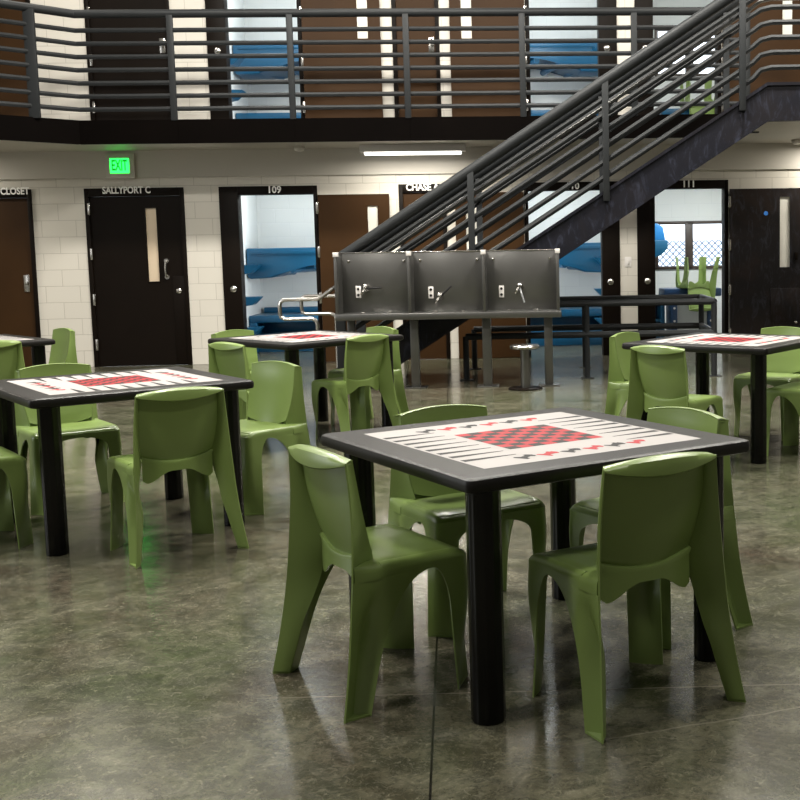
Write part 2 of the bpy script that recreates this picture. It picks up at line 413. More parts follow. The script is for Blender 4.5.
def cell_door(a, b, z0, side, label, text=None, tx=None, win=None, seam=False, leafm=BROWN, leaf_to=None, knob=None):
    """open cell doorway: wide lock jamb on one side, leaf swung flat against the wall on the other (side=+1: leaf to the right)"""
    t = new_door(a, b, z0, label); jw = .232; nj = .05
    obj('door_frame', frame_mb(a, b, z0, jw if side > 0 else nj, nj if side > 0 else jw, top=.105), DARKF, t, WF)
    kx = a + jw*.55 if side > 0 else b - jw*.55
    mb = MB(); mb.lathe([(.04, 0), (.04, .012), (.028, .02), (.010, .024)], M=Matrix.Translation((kx, -.02, z0 + .95)) @ Matrix.Rotation(PI/2, 4, 'X')); obj('lock_cylinder', mb, CHROME, t, WF)
    l0, l1 = (b + .012, leaf_to) if side > 0 else (leaf_to, a - .012)
    zb, zt = z0 + .006, z0 + 2.115; y0, y1 = -.075, -.03
    mb = MB(); w0, w1, wz0, wz1 = win
    mb.box(l0, w0, y0, y1, zb, zt); mb.box(w1, l1, y0, y1, zb, zt); mb.box(w0, w1, y0, y1, zb, wz0); mb.box(w0, w1, y0, y1, wz1, zt)
    leaf = obj('door_leaf', mb, leafm, t, WF, smooth=False)
    q = MB(); q.box(w0, w1, y0 + .018, y0 + .028, wz0, wz1); obj('window_pane', q, SILVERW, t, WF)
    hs = b if side > 0 else a
    hinges(t, hs + side*.004, z0, (.25, .82, 1.40, 1.95), -.075)
    if text: lettering('door_lettering', text, tx[0], tx[1], -.023, .085, LETTER, t)
    return t, (l0, l1, y0)
t109, _ = cell_door(*c109, 0, 1, 'open cell doorway numbered 109 with brown leaf swung to its right', '109', (S(274.5, 190), wz(274.5, 190)), win=(S(368.5, 220), S(378.5, 220), 1.05, wz(373, 206)), leaf_to=S(391, 260, -.075))
t110, _ = cell_door(*c110, 0, -1, 'open cell doorway behind the stair rail, leaf swung to its left', '110', (c110[0] + .62, 2.18), win=(S(466, 220), S(477, 220), 1.05, wz(470, 206)), leaf_to=S(456.5, 260, -.075))
t111, lf = cell_door(*c111, 0, 1, 'open cell doorway numbered 111 with dark scuffed leaf to its right', '111', (S(688.5, 184), wz(688.5, 184.3)), win=(S(778.5, 230), S(788.5, 230), wz(784, 267), wz(783, 197)), leaf_to=S(801, 260, -.075), leafm=SCUFFD)
mb = MB(); mb.lathe([(.028, 0), (.028, .002)], n=16, M=Matrix.Translation((S(764.5, 213.5), -.0755, wz(764.5, 213.5))) @ Matrix.Rotation(PI/2, 4, 'X')); o = obj('sticker', mb, STICK, t111, WF); o['label'] = 'small blue sticker'
mb = MB(); mb.box(S(769, 290), S(798, 290), -.083, -.075, wz(780, 322), wz(780, 288), .002); obj('lock_panel', mb, SCUFFD, t111, WF)
mb = MB(); mb.box(S(793, 255), S(796, 255), -.10, -.075, wz(794, 260), wz(794, 252), .004); obj('door_pull', mb, DARKF, t111, WF)
mb = MB(); mb.lathe([(.018, 0), (.018, .02), (.01, .03)], M=Matrix.Translation((S(794, 322), -.083, wz(794, 322))) @ Matrix.Rotation(PI/2, 4, 'X')); obj('knob', mb, CHROME, t111, WF)
t209, _ = cell_door(*u209, U0, 1, 'open upper floor cell doorway, left one, leaf to its right', win=(S(357.5, 20), S(368, 20), wz(362, 39.5), U0 + 1.95), leaf_to=S(381, 60, -.075))
t210, _ = cell_door(*u210, U0, -1, 'open upper floor cell doorway in the middle, leaf to its left', win=(S(461, 20), S(471.5, 20), wz(466, 39.5), U0 + 1.95), leaf_to=S(450.5, 60, -.075))
t211, _ = cell_door(*u211, U0, 1, 'open upper floor cell doorway behind the top of the stair', win=(S(781, 20), S(791, 20), wz(786, 37.5), U0 + 1.95), leaf_to=S(800, 60) + .05, leafm=BROWN)

# ------------------------------------------------------------------ cells behind the back wall
def cell_shell(sl, sr, z0, depth, h, hole=None, back=WHITE):
    y0 = .2; y1 = .2 + depth
    mb = MB(); mb.box(sl - .1, sl, y0, y1, z0, z0 + h); struct(obj('wall_left', mb, WHITE, None, WF, smooth=False))
    mb = MB(); mb.box(sr, sr + .1, y0, y1, z0, z0 + h); struct(obj('wall_right', mb, WHITE, None, WF, smooth=False))
    mb = MB()
    if hole:
        a, b, c, d = hole
        mb.box(sl - .1, a, y1, y1 + .1, z0, z0 + h); mb.box(b, sr + .1, y1, y1 + .1, z0, z0 + h)
        mb.box(a, b, y1, y1 + .1, z0, c); mb.box(a, b, y1, y1 + .1, d, z0 + h)
    else: mb.box(sl - .1, sr + .1, y1, y1 + .1, z0, z0 + h)
    struct(obj('wall_back', mb, BLOCKW, None, WF, smooth=False))
    mb = MB(); mb.box(sl - .1, sr + .1, y0, y1 + .1, z0 + h, z0 + h + .06); struct(obj('ceiling', mb, WHITE, None, WF, smooth=False))
    if z0 > 1:
        mb = MB(); mb.box(sl - .1, sr + .1, -.001, y1 + .1, z0 - .08, z0); struct(obj('floor', mb, GREY, None, WF, smooth=False))
FR_Y = 1.62; DEP = 2.36
def cell_lamp(sc, z, e):
    l = bpy.data.lights.new('cell_lamp', 'AREA'); l.shape = 'RECTANGLE'; l.size = 1.0; l.size_y = .4; l.energy = e; l.color = (.97, 1.0, .98)
    o = bpy.data.objects.new('cell_lamp', l); C.objects.link(o); o.location = WF @ Vector((sc, 1.3, z)); return o
def cell_fill(s, mir, z, e):  # added fill light at the side wall, brightens under the bunk; no window there
    l = bpy.data.lights.new('cell_fill', 'AREA'); l.shape = 'RECTANGLE'; l.size = .9; l.size_y = .8; l.energy = e; l.color = (.92, .97, 1.0)
    o = bpy.data.objects.new('cell_fill', l); C.objects.link(o); o.location = WF @ Vector((s, .95, z)); o.rotation_euler = (0, mir*PI/2, WALL_A)
def bunk(x0, mir, z0, lower, label, group):
    """x0: side-wall position; mir=+1 bunk starts at a left wall and runs right"""
    f = lambda x: x0 + mir * x
    L = 1.98
    if not lower:
        prof = [(.01, 1.47), (.01, 1.08), (.05, 1.04), (.36, 1.055), (.85, 1.23), (1.4, 1.28), (L, 1.28), (L, 1.47)]
        c = WF @ Vector((f(L/2), 2.4, z0 + 1.0)); t = thing('bunk', label, 'bunk bed', c, WALL_A, group)
        mb = MB(); mb.prism([(f(x), z0 + z) for x, z in prof], 'y', FR_Y, DEP + .19, .022); obj('bunk_shell', mb, BLUE, t, WF)
        mb = MB(); mb.prism([(f(x), z0 + z) for x, z in ((.08, 1.43), (.08, 1.38), (1.9, 1.38), (1.9, 1.43))], 'y', FR_Y - .012, FR_Y + .02, .004); obj('front_ledge', mb, BLUE, t, WF)
        for k in range(4):
            q = .42 + k*.34
            mb = MB(); mb.tube([(f(q - .12), FR_Y + .02, z0 + 1.12 + k*.04), (f(q + .10), DEP + .12, z0 + 1.12 + k*.04)], .045); obj('stiffening_rib', mb, BLUE, t, WF)
    else:
        c = WF @ Vector((f(L/2), 2.4, z0)); t = thing('bunk', label, 'bunk bed', c, WALL_A, group)
        mb = MB(); y0 = FR_Y + .0
        def bx(x0_, x1_, ya, yb, za, zb, m=.01): mb.box(min(f(x0_), f(x1_)), max(f(x0_), f(x1_)), ya, yb, z0 + za, z0 + zb, m)
        E_ = DEP + .19; zf_ = .13 if z0 > 1 else 0; bx(.01, L, y0, E_, .42, .52); bx(.01, .12, y0, E_, zf_, .42); bx(L - .12, L, y0, E_, zf_, .42); bx(.12, L - .12, y0 + .02, E_, zf_, .26); bx(.12, L - .12, y0 + .40, E_, .26, .42)
        obj('bunk_shell', mb, BLUE, t, WF)
        mb = MB(); bx(.06, L, DEP + .09, DEP + .19, .52, .60); bx(L-.1, L, y0, DEP + .09, .52, .59); obj('raised_rim', mb, BLUE, t, WF)
    return t
def wall_shelf(x0, mir, z0, z, y, label, group):
    f = lambda x: x0 + mir * x
    mb = MB()
    A = [(f(0), y, z0 + z), (f(.25), y + .05, z0 + z), (f(.25), y + .30, z0 + z), (f(0), y + .36, z0 + z)]
    B = [(f(0), y, z0 + z - .13), (f(.14), y + .05, z0 + z - .11), (f(.14), y + .30, z0 + z - .11), (f(0), y + .36, z0 + z - .13)]
    va = [mb.bm.verts.new(p) for p in A]; vb = [mb.bm.verts.new(p) for p in B]
    mb.bm.faces.new(va); mb.bm.faces.new(vb[::-1])
    for i in range(4): mb.bm.faces.new((va[i], va[(i+1) % 4], vb[(i+1) % 4], vb[i]))
    bmesh.ops.bevel(mb.bm, geom=list(mb.bm.edges), offset=.008, segments=2, affect='EDGES')
    return tag(obj('wall_shelf', mb, BLUE, None, WF), label, 'shelf', group)
def wall_mirror(x0, mir, z0, y, label):
    f = lambda x: x0 + mir * x
    c = WF @ Vector((f(0), y, z0 + 1.2)); t = thing('wall_mirror', label, 'mirror', c, WALL_A)
    pts = []
    for k in range(24):
        a = 2*PI*k/24; ca, sa = math.cos(a), math.sin(a)
        pts.append((y + .20*math.copysign(abs(ca)**.6, ca), z0 + 1.76 + .27*math.copysign(abs(sa)**.6, sa)))
    mb = MB(); mb.prism(pts, 'x', f(.002), f(.03), .004); obj('mirror_frame', mb, GREY, t, WF)
    mb = MB(); mb.prism([(y + (p[0]-y)*.86, z0 + 1.76 + (p[1]-z0-1.76)*.90) for p in pts], 'x', f(.03), f(.034)); obj('mirror_glass', mb, MIRR, t, WF)
L109 = c109[0] - .05; R110 = c110[1] + .03
cell_shell(L109, L109 + 2.1, 0, DEP, 2.6); cell_shell(R110 - 2.1, R110, 0, DEP, 2.6)
cell_lamp(L109 + .9, 2.55, 20); cell_lamp(R110 - .9, 2.55, 22)
cell_fill(L109 + 2.06, 1, 1.1, 22); cell_fill(R110 - 2.06, -1, 1.1, 22)
BG = 'moulded bunks in the cells'
bunk(L109, 1, 0, False, 'blue upper bunk on the back wall of cell 109', BG); bunk(L109, 1, 0, True, 'blue lower bunk near the floor of cell 109', BG)
bunk(R110, -1, 0, False, 'blue upper bunk in the cell seen below the stair stringer', BG); bunk(R110, -1, 0, True, 'blue lower bunk behind the guard rail, in the cell under the stair', BG)
SG = 'wedge shelves in the cells'
for nm, z in (('top', 1.24), ('middle', .80), ('bottom', .38)):
    wall_shelf(L109, 1, 0, z, 1.22, '%s blue wedge shelf on the left wall of cell 109' % nm, SG)
    wall_shelf(R110, -1, 0, z + .02, 1.22, '%s blue wedge shelf beside the jamb of the cell under the stair' % nm, SG)
wall_mirror(L109, 1, 0, .98, 'rounded dark wall mirror just inside cell 109')
L209 = u209[0] - .05; R210 = u210[1] + .03
cell_shell(L209, L209 + 2.1, U0, DEP, 2.6); cell_shell(R210 - 2.1, R210, U0, DEP, 2.6)
cell_lamp(L209 + .9, U0 + 2.55, 20); cell_lamp(R210 - .9, U0 + 2.55, 20)
cell_fill(L209 + 2.06, 1, U0 + 1.1, 18); cell_fill(R210 - 2.06, -1, U0 + 1.1, 18)
bunk(L209, 1, U0 - .13, False, 'blue bunk with ribbed underside in the left upper floor cell', BG); bunk(L209, 1, U0 - .13, True, 'low blue bunk at the floor edge of the left upper floor cell', BG)
bunk(R210, -1, U0 - .13, False, 'blue bunk with ribbed underside in the middle upper floor cell', BG); bunk(R210, -1, U0 - .13, True, 'low blue bunk at the floor edge of the middle upper floor cell', BG)
wall_shelf(L209, 1, U0, 1.06, .95, 'upper blue wedge shelf on the left wall of the left upper floor cell', SG)
wall_shelf(L209, 1, U0, .62, .95, 'lower blue wedge shelf on the left wall of the left upper floor cell', SG)
wall_shelf(R210, -1, U0, 1.16, .95, 'blue wedge shelf at the right of the middle upper floor cell', SG)
# the two cells with windows on the right
WDEP = 2.9
def wp(x, y): return ws(x, y, .2 + WDEP)
WIN = (wp(655, 245)[0], wp(727, 245)[0] + .25, wp(690, 269)[1], wp(690, 221)[1])
win_n = [0]
def cell_window(z0, hole):
    a, b, c, d = hole; y = .2 + WDEP; win_n[0] += 1
    t = thing('window_%d' % win_n[0], None, None, WF @ Vector(((a+b)/2, y, c)), WALL_A, kind='structure'); t['label'] = 'cell window with dark frame and two panes'; t['category'] = 'window'
    mid = a + (wp(689, 245)[0] - WIN[0])
    mb = MB()
    for q in ((a, b, d - .05, d), (a, b, c, c + .05), (a, a + .05, c, d), (b - .05, b, c, d), (mid - .06, mid + .06, c, d)): mb.box(q[0], q[1], y - .03, y + .06, q[2], q[3], .004)
    obj('window_frame', mb, mat('brown_window_frame', (.05, .035, .028), .4), t, WF)
    for q in ((a + .05, mid - .06), (mid + .06, b - .05)):
        mb = MB(); mb.box(q[0], q[1], y + .02, y + .026, c + .05, d - .05); obj('window_pane', mb, GLASS, t, WF)
L111 = c111[0] + .0
cell_shell(L111, L111 + 2.6, 0, WDEP, 2.6, WIN); cell_window(0, WIN)
WINU = (WIN[0] + .02, WIN[1] + .02, WIN[2] + U0, WIN[3] + U0)
cell_shell(L111, L111 + 2.6, U0, WDEP, 2.6, WINU); cell_window(U0, WINU)
cell_lamp(L111 + 1.3, 2.55, 48); cell_lamp(L111 + 1.3, U0 + 2.55, 26)
# outside: pale ground and a chain-link fence
mb = MB(); mb.box(-12, 16, 3.4, 30, -.25, -.15); o = obj('ground', mb, SNOW, None, WF); struct(o, 'pale ground outside the cell window', 'ground')
t = thing('chain_link_fence', 'chain-link fence seen through the window of cell 111', 'fence', WF @ Vector((2.2, 5.2, -.15)), WALL_A)
mb = MB(); zt, zb, x0, x1 = 1.50, -.1, 1.2, 3.6; st = .115; h = zt - zb; x = x0 - h
while x < x1:
    for sg in (1, -1):
        p, q = (x, zb), (x + h, zt)
        if sg < 0: p, q = (x, zt), (x + h, zb)
        def clip(P, Q):
            (ax, az), (bx, bz) = P, Q
            if ax < x0: k = (x0 - ax)/(bx - ax); ax, az = x0, az + k*(bz - az)
            if bx > x1: k = (x1 - ax)/(bx - ax); bx, bz = x1, az + k*(bz - az)
            return (ax, az), (bx, bz)
        if q[0] > x0 + .01 and p[0] < x1 - .01:
            p, q = clip(p, q); mb.tube([(p[0], 5.2 + sg*.006, p[1]), (q[0], 5.2 + sg*.006, q[1])], .013, n=4)
    x += st
obj('wire_mesh', mb, WIRE, t, WF)
for x in (x0, x1):
    mb = MB(); mb.tube([(x, 5.2, -.15), (x, 5.2, zt + .05)], .03); obj('fence_post', mb, WIRE, t, WF)

def ws2(x, y, off): return ws(x, y, off)
# blue rounded bunk end, lower blue cabinet, navy desk with panel, upturned chair in cell 111
o_ = 1.9
sE, zE = ws2(668, 225, o_); s0_ = L111 + .025
t = thing('bunk', 'blue rounded bunk end left of the window in cell 111', 'bunk bed', WF @ Vector((s0_ + .3, 2.3, zE - .5)), WALL_A, BG)
zt_, zm_, zl_ = ws2(660, 223, o_)[1], ws2(660, 240, o_)[1], ws2(655, 258, o_)[1]
mb = MB(); mb.prism([(s0_, zl_ - .02), (s0_, zm_), (sE, zm_), (sE, zm_ - .12), (sE - .10, zl_ + .04), (sE - .2, zl_)], 'y', o_, 2.95, .02); obj('bunk_shell', mb, BLUE, t, WF)
mb = MB(); mb.prism([(s0_, zt_ + .01), (sE - .16, zt_), (sE - .07, zt_ - .05), (sE - .03, zm_ - .01), (s0_, zm_ - .01)], 'y', o_ + .03, o_ + .35, .02); o = obj('headboard', mb, mat('light_blue_plastic', (.012, .16, .42), .36), t, WF); o['label'] = 'lighter blue headboard'
def cab(x0p, x1p, y0p, y1p, off, dep): 
    a, zt = ws2(x0p, y0p, off); b, zb = ws2(x1p, y1p, off); return a, b, zb, zt
a, b, _, ztp = cab(640, 665, 300, 340, 2.0, .5)
t = thing('storage_cabinet', 'low blue storage unit behind the guard rail in cell 111', 'cabinet', WF @ Vector(((s0_ + b)/2, 2.3, 0)), WALL_A)
mb = MB(); mb.box(s0_, b, 2.0, 2.02 + .5, 0, .06, .006); mb.box(s0_, b, 2.0, 2.52, ztp - .05, ztp, .006); mb.box(b - .06, b, 2.0, 2.52, .06, ztp - .05, .006); mb.box(s0_, s0_ + .06, 2.0, 2.52, .06, ztp - .05, .006); mb.box(s0_ + .06, b - .06, 2.46, 2.52, .06, ztp - .05); obj('cabinet_body', mb, BLUE, t, WF)
mb = MB(); mb.box(s0_ + .06, b - .06, 2.01, 2.46, ztp*.5 - .02, ztp*.5 + .02, .004); obj('shelf', mb, BLUE, t, WF)
da, dzt = ws2(664.5, 289, 1.7); db, _ = ws2(722, 289, 1.7)
t = thing('desk', 'navy and grey moulded desk under the window in cell 111', 'desk', WF @ Vector(((da + db)/2, 1.95, 0)), WALL_A)
mb = MB(); mb.box(da, db, 1.72, 2.3, dzt - .12, dzt, .02); obj('desk_top', mb, NAVY, t, WF)
p0, p1 = ws2(671.5, 320, 1.72)[0], ws2(677.5, 320, 1.72)[0]; p2, p3 = ws2(707.5, 320, 1.72)[0], ws2(714.5, 320, 1.72)[0]
for n_, (q0, q1) in enumerate(((p0, p1), (p2, p3))):
    mb = MB(); mb.box(q0, q1, 1.72, 2.25, 0, dzt - .12, .008); pn = obj('side_panel', mb, NAVY, t, WF)
    for z in (dzt*.40, dzt*.64):
        mb = MB(); mb.lathe([(.016, 0), (.016, .008)], n=12, M=Matrix.Translation(((q0+q1)/2, 1.72, z)) @ Matrix.Rotation(PI/2, 4, 'X')); o = obj('bolt', mb, PLATE, pn, WF)
mb = MB(); mb.box(p1, p2, 1.76, 2.2, .0, dzt - .12, .006); o = obj('front_panel', mb, GREY, t, WF); o['label'] = 'pale grey front panel'
CELL_CHAIR = (WF @ Vector(((ws2(677, 290, 1.95)[0] + ws2(712, 290, 1.95)[0])/2 , 1.98, 0)), dzt)
# upper floor window cell: low blue desk
a0, zz = ws2(655, 108, 1.7); b0, _ = ws2(722, 108, 1.7)
t = thing('desk', 'blue desk edge at the floor line of the upper cell behind the stair', 'desk', WF @ Vector(((a0+b0)/2, 1.95, U0)), WALL_A)
mb = MB(); mb.box(a0 + .1, b0 + .2, 1.75, 2.3, zz - .12, zz, .02); obj('desk_top', mb, BLUE, t, WF)
for q in (a0 + .12, b0 + .12):
    mb = MB(); mb.box(q, q + .06, 1.77, 2.25, U0, zz - .12, .006); obj('side_panel', mb, BLUE, t, WF)
CELL_CHAIR_U = (WF @ Vector((a0 + .66, 1.98, 0)), zz)

# ------------------------------------------------------------------ balcony
BO = -1.0
sb = S(80, 130, BO); pl = WFI @ at_z(-40, 112.6, BAL_T)
seg_d = Vector((pl.x - sb, pl.y - BO)).normalized()
sL = Vector((sb, BO)) + seg_d * 2.4
S_END = S(748, 60, BO)
t = thing('balcony', 'upper floor walkway with black steel fascia and grey railing', 'balcony', WF @ Vector((sb, BO, BAL_B)), WALL_A); BALC = t
poly = [(S_END + 3.6, -.002), (-9.5, -.002), (sL.x, sL.y), (sb, BO), (S_END + 3.6, BO)]
mb = MB(); mb.prism([(x, y + (.04 if y < -.1 else 0)) for x, y in poly], 'z', LOW_C + .02, BAL_T - .004); obj('walkway_slab', mb, GREY, t, WF, smooth=False)
mb = MB(); mb.prism([(x, y + (.04 if y < -.1 else 0)) for x, y in poly], 'z', LOW_C, LOW_C + .02); obj('soffit', mb, CEIL, t, WF, smooth=False)
def strip(mb, P, Q, w, z0, z1, bev=0):  # upright strip between two plan points
    d = (Vector(Q) - Vector(P)); L = d.length; a = math.atan2(d.y, d.x)
    mb.box(0, L, 0, w, z0, z1, bev, M=Matrix.Translation((P[0], P[1], 0)) @ Matrix.Rotation(a, 4, 'Z'))
mb = MB(); strip(mb, (sL.x, sL.y), (sb, BO), .04, BAL_B - .005, BAL_T + .012); strip(mb, (sb, BO), (S_END + .03, BO), .04, BAL_B - .005, BAL_T + .012)
strip(mb, (sL.x, sL.y - .03), (sb, BO - .03), .05, BAL_B - .018, BAL_B - .004); strip(mb, (sb, BO - .03), (S_END + .03, BO - .03), .05, BAL_B - .018, BAL_B - .004)
strip(mb, (sb, BO - .006), (sb + .03, BO - .006), .01, BAL_B, BAL_T)
for x in (178, 294.5, 410, 522): s_ = S(x, 130, BO); mb.box(s_, s_ + .006, BO - .004, BO + .01, BAL_B, BAL_T)
obj('fascia', mb, FASC, t, WF, smooth=False)
RT_Z = wz(300, 10)  # rough height, refined below on the railing plane
ry = BO + .035
rail_z = ws(300, 13, ry)[1]
mb = MB(); lft = Vector((sb, ry)) + seg_d * 2.4
mb.tube([(lft.x, lft.y, rail_z), (sb, ry, rail_z), (S_END, ry, rail_z)], .049, 12); rl = obj('railing', mb, RAIL, t, WF)
for k in range(7):
    z = BAL_T + .137 + k*.1487
    mb = MB(); mb.tube([(lft.x, lft.y, z), (sb, ry, z), (S_END, ry, z)], .027, 8); obj('rail_bar', mb, RAIL, rl, WF)
for x in (172.5, 291.5, 407, 522.5, 634):
    s_ = S(x, 70, ry); mb = MB(); mb.box(s_ - .036, s_ + .036, ry - .045, ry - .005, BAL_T, rail_z - .02, .004); obj('rail_post', mb, RAIL, rl, WF)
o2 = WFI @ EYE; d2 = WFI.to_3x3() @ ray(33, 70)      # where the first post stands on the angled bay
det = d2.x*(-seg_d.y) + seg_d.x*d2.y; k2 = ((sb - o2.x)*(-seg_d.y) + seg_d.x*(ry - o2.y)) / det
q = Vector((o2.x + k2*d2.x, o2.y + k2*d2.y))
mb = MB(); mb.box(q.x - .06, q.x + .06, q.y - .05, q.y - .005, BAL_T, rail_z - .02, .004); obj('rail_post', mb, RAIL, rl, WF)
mb = MB(); mb.box(S_END - .03, S_END + .03, ry - .03, ry + .03, BAL_T, rail_z, .004); obj('rail_post', mb, RAIL, rl, WF)

# ------------------------------------------------------------------ staircase
SY, SY2 = 11.86, 13.02
pA, pB = at_y(605, 190, SY), at_y(742, 99, SY)
SL = (pB.z - pA.z) / (pB.x - pA.x)
top = lambda X: pA.z + SL * (X - pA.x)
LZ = at_y(790, 82, SY).z; XK = pA.x + (LZ - pA.z) / SL
VT = .395; X0 = at_y(334, 371, SY).x; XB0 = pA.x + (VT - pA.z)/SL; LB = LZ - .385; XBK = pA.x + (LB + VT - pA.z)/SL; XE = 5.6
t = thing('staircase', 'charcoal steel staircase rising right to the landing, with pipe railings', 'staircase', (X0, SY + .5, 0))
def stringer(y0, y1, XE=XE):
    mb = MB()
    mb.prism([(X0, 0), (X0, top(X0)), (XK, LZ), (XE, LZ), (XE, LB), (XBK, LB), (XB0, 0)], 'y', y0 + .012, y1 - .012)
    fl = .03
    mb.prism([(X0, top(X0) - fl), (X0, top(X0)), (XK, LZ), (XE, LZ), (XE, LZ - fl), (XK + .01, LZ - fl)], 'y', y0 - .012, y1 + .012)
    mb.prism([(XB0 - .01, 0), (XBK, LB), (XE, LB), (XE, LB + fl), (XBK - .01, LB + fl), (XB0 - .06, 0)], 'y', y0 - .012, y1 + .012)
    xs_ = at_y(742, 120, SY).x; mb.box(xs_ - .006, xs_ + .006, y0 + .004, y0 + .02, top(xs_) - VT + .03, top(xs_) - .02)
    return mb
obj('stringer', stringer(SY, SY + .05), SCUFF, t, smooth=False); obj('stringer', stringer(SY2, SY2 + .05, XBK + .10), SCUFF, t, smooth=False)
NR = 17; rise = LZ / NR
for k in range(1, NR):
    z = rise * k; x = pA.x + (z + .05 - pA.z) / SL
    mb = MB(); mb.box(x - .02, x + rise/SL + .02, SY + .05, SY2, z - .045, z, .004); mb.box(x - .012, x - .0, SY + .05, SY2, z - rise, z - .04)
    obj('tread', mb, STEEL, t)
def edge_y(X): yb_ = BO + .036; return (WF @ Vector(((X + yb_*math.sin(WALL_A))/math.cos(WALL_A), yb_, 0))).y
mb = MB(); mb.prism([(XBK - .02, SY + .052), (XE, SY + .052), (XE, SY2 + .87), (XBK - .02, SY2 + .87)], 'z', LB + .012, LZ - .005); obj('landing', mb, CEIL, t, smooth=False)
mb = MB(); mb.prism([(XBK - .02, SY2 + .872), (XE, SY2 + .872), (XE, edge_y(XE)), (XBK - .02, edge_y(XBK - .02) if edge_y(XBK - .02) > SY2 + .88 else SY2 + .88)], 'z', LOW_C - .02, LOW_C + .2); struct(obj('trim_2', mb, CEIL, smooth=False))
RH = at_y(335, 252, SY).z - top(at_y(335, 252, SY).x) - .095
XN = at_y(336.5, 200, SY).x
def rail_path(off, y, lo=None, far=False):
    lo = off if lo is None else lo
    if far: return [(XN, y, top(XN) + off + .055), (XK - .1, y, top(XK - .1) + off + .055)]
    return [(XN, y, top(XN) + off), (XK - .14, y, top(XK - .14) + off), (XK - .06, y, LZ + lo - .025), (XK + .05, y, LZ + lo), (XE, y, LZ + lo)]
for y, ins in ((SY + .025, 1), (SY2 + .025, -1)):
    mb = MB(); mb.tube(rail_path(RH, y, far=ins < 0), .060, 12); r_ = obj('railing', mb, RAIL, t)
    for k in range(6):
        mb = MB(); mb.tube(rail_path(.13 + k*.157, y, .15 + k*.148, ins < 0), .027, 8); obj('rail_bar', mb, RAIL, r_)
    for px_ in (336.5, 471, 606.5, 742.5):
        x = at_y(px_, 200, SY).x; mb = MB(); w = .05 if px_ < 340 else .033
        mb.box(x - w, x + w, y - .055, y - .012, top(x) - (.12 if px_ > 340 else top(x)), top(x) + RH - .01, .004); obj('rail_post', mb, RAIL, r_)
    # grab rail with its returned loop at the foot
    yh = y + ins * .085; HZ = .84
    mb = MB(); mb.tube([(X0, yh, top(X0) + HZ)] + [(p[0], yh, p[2] - (.055 if ins < 0 else 0)) for p in rail_path(HZ, yh, None, ins < 0)], .019, 10); h_ = obj('grab_rail', mb, STAIN, t)
    zl = top(X0) + HZ
    xl = X0 - .56; za = zl - .11; zc = za - .20
    mb = MB(); pts = [(X0, yh, zl), (X0 - .12, yh, zl - .085), (X0 - .17, yh, za), (xl + .05, yh, za), (xl + .01, yh, za - .02), (xl, yh, za - .06), (xl, yh, zc + .06), (xl + .01, yh, zc + .02), (xl + .05, yh, zc), (X0 - .23, yh, zc), (X0 - .19, yh, zc - .02), (X0 - .175, yh, zc - .06), (X0 - .175, yh, .0)]
    mb.tube(pts, .021, 10); o = obj('rail_loop', mb, CHROME, h_); o['label'] = 'bright steel loop at the foot of the stair'

# guard rail under the stair
GY0, GY1, GX0, GX1 = 12.27, 13.42, -1.06, at_y(714, 303, 12.27).x
gz1, gz2 = at_y(620, 303, GY0).z, at_y(620, 334, GY0).z
t = thing('guard_rail', 'low grey two-bar pipe guard rail under the staircase', 'railing', ((GX0+GX1)/2, (GY0+GY1)/2, 0))
GU = -.35
for y in (GY0, GY1):
    mb = MB(); mb.tube([(GU, y, gz1), (GX1, y, gz1)], .036, 10); obj('rail_bar', mb, RAIL, t)
    mb = MB(); mb.tube([(GX0, y, gz2), (GX1, y, gz2)], .036, 10); obj('rail_bar', mb, RAIL, t)
    for x, z in ((GX0, gz2), (.235, gz1), (GX1, gz1)):
        mb = MB(); mb.tube([(x, y, 0), (x, y, z)], .032, 10); mb.box(x - .07, x + .07, y - .07, y + .07, 0, .008); obj('rail_post', mb, RAIL, t)
for z in (gz1, gz2):
    mb = MB(); mb.tube([(GX1, GY0, z), (GX1, GY1, z)], .036, 10); obj('rail_bar', mb, RAIL, t)

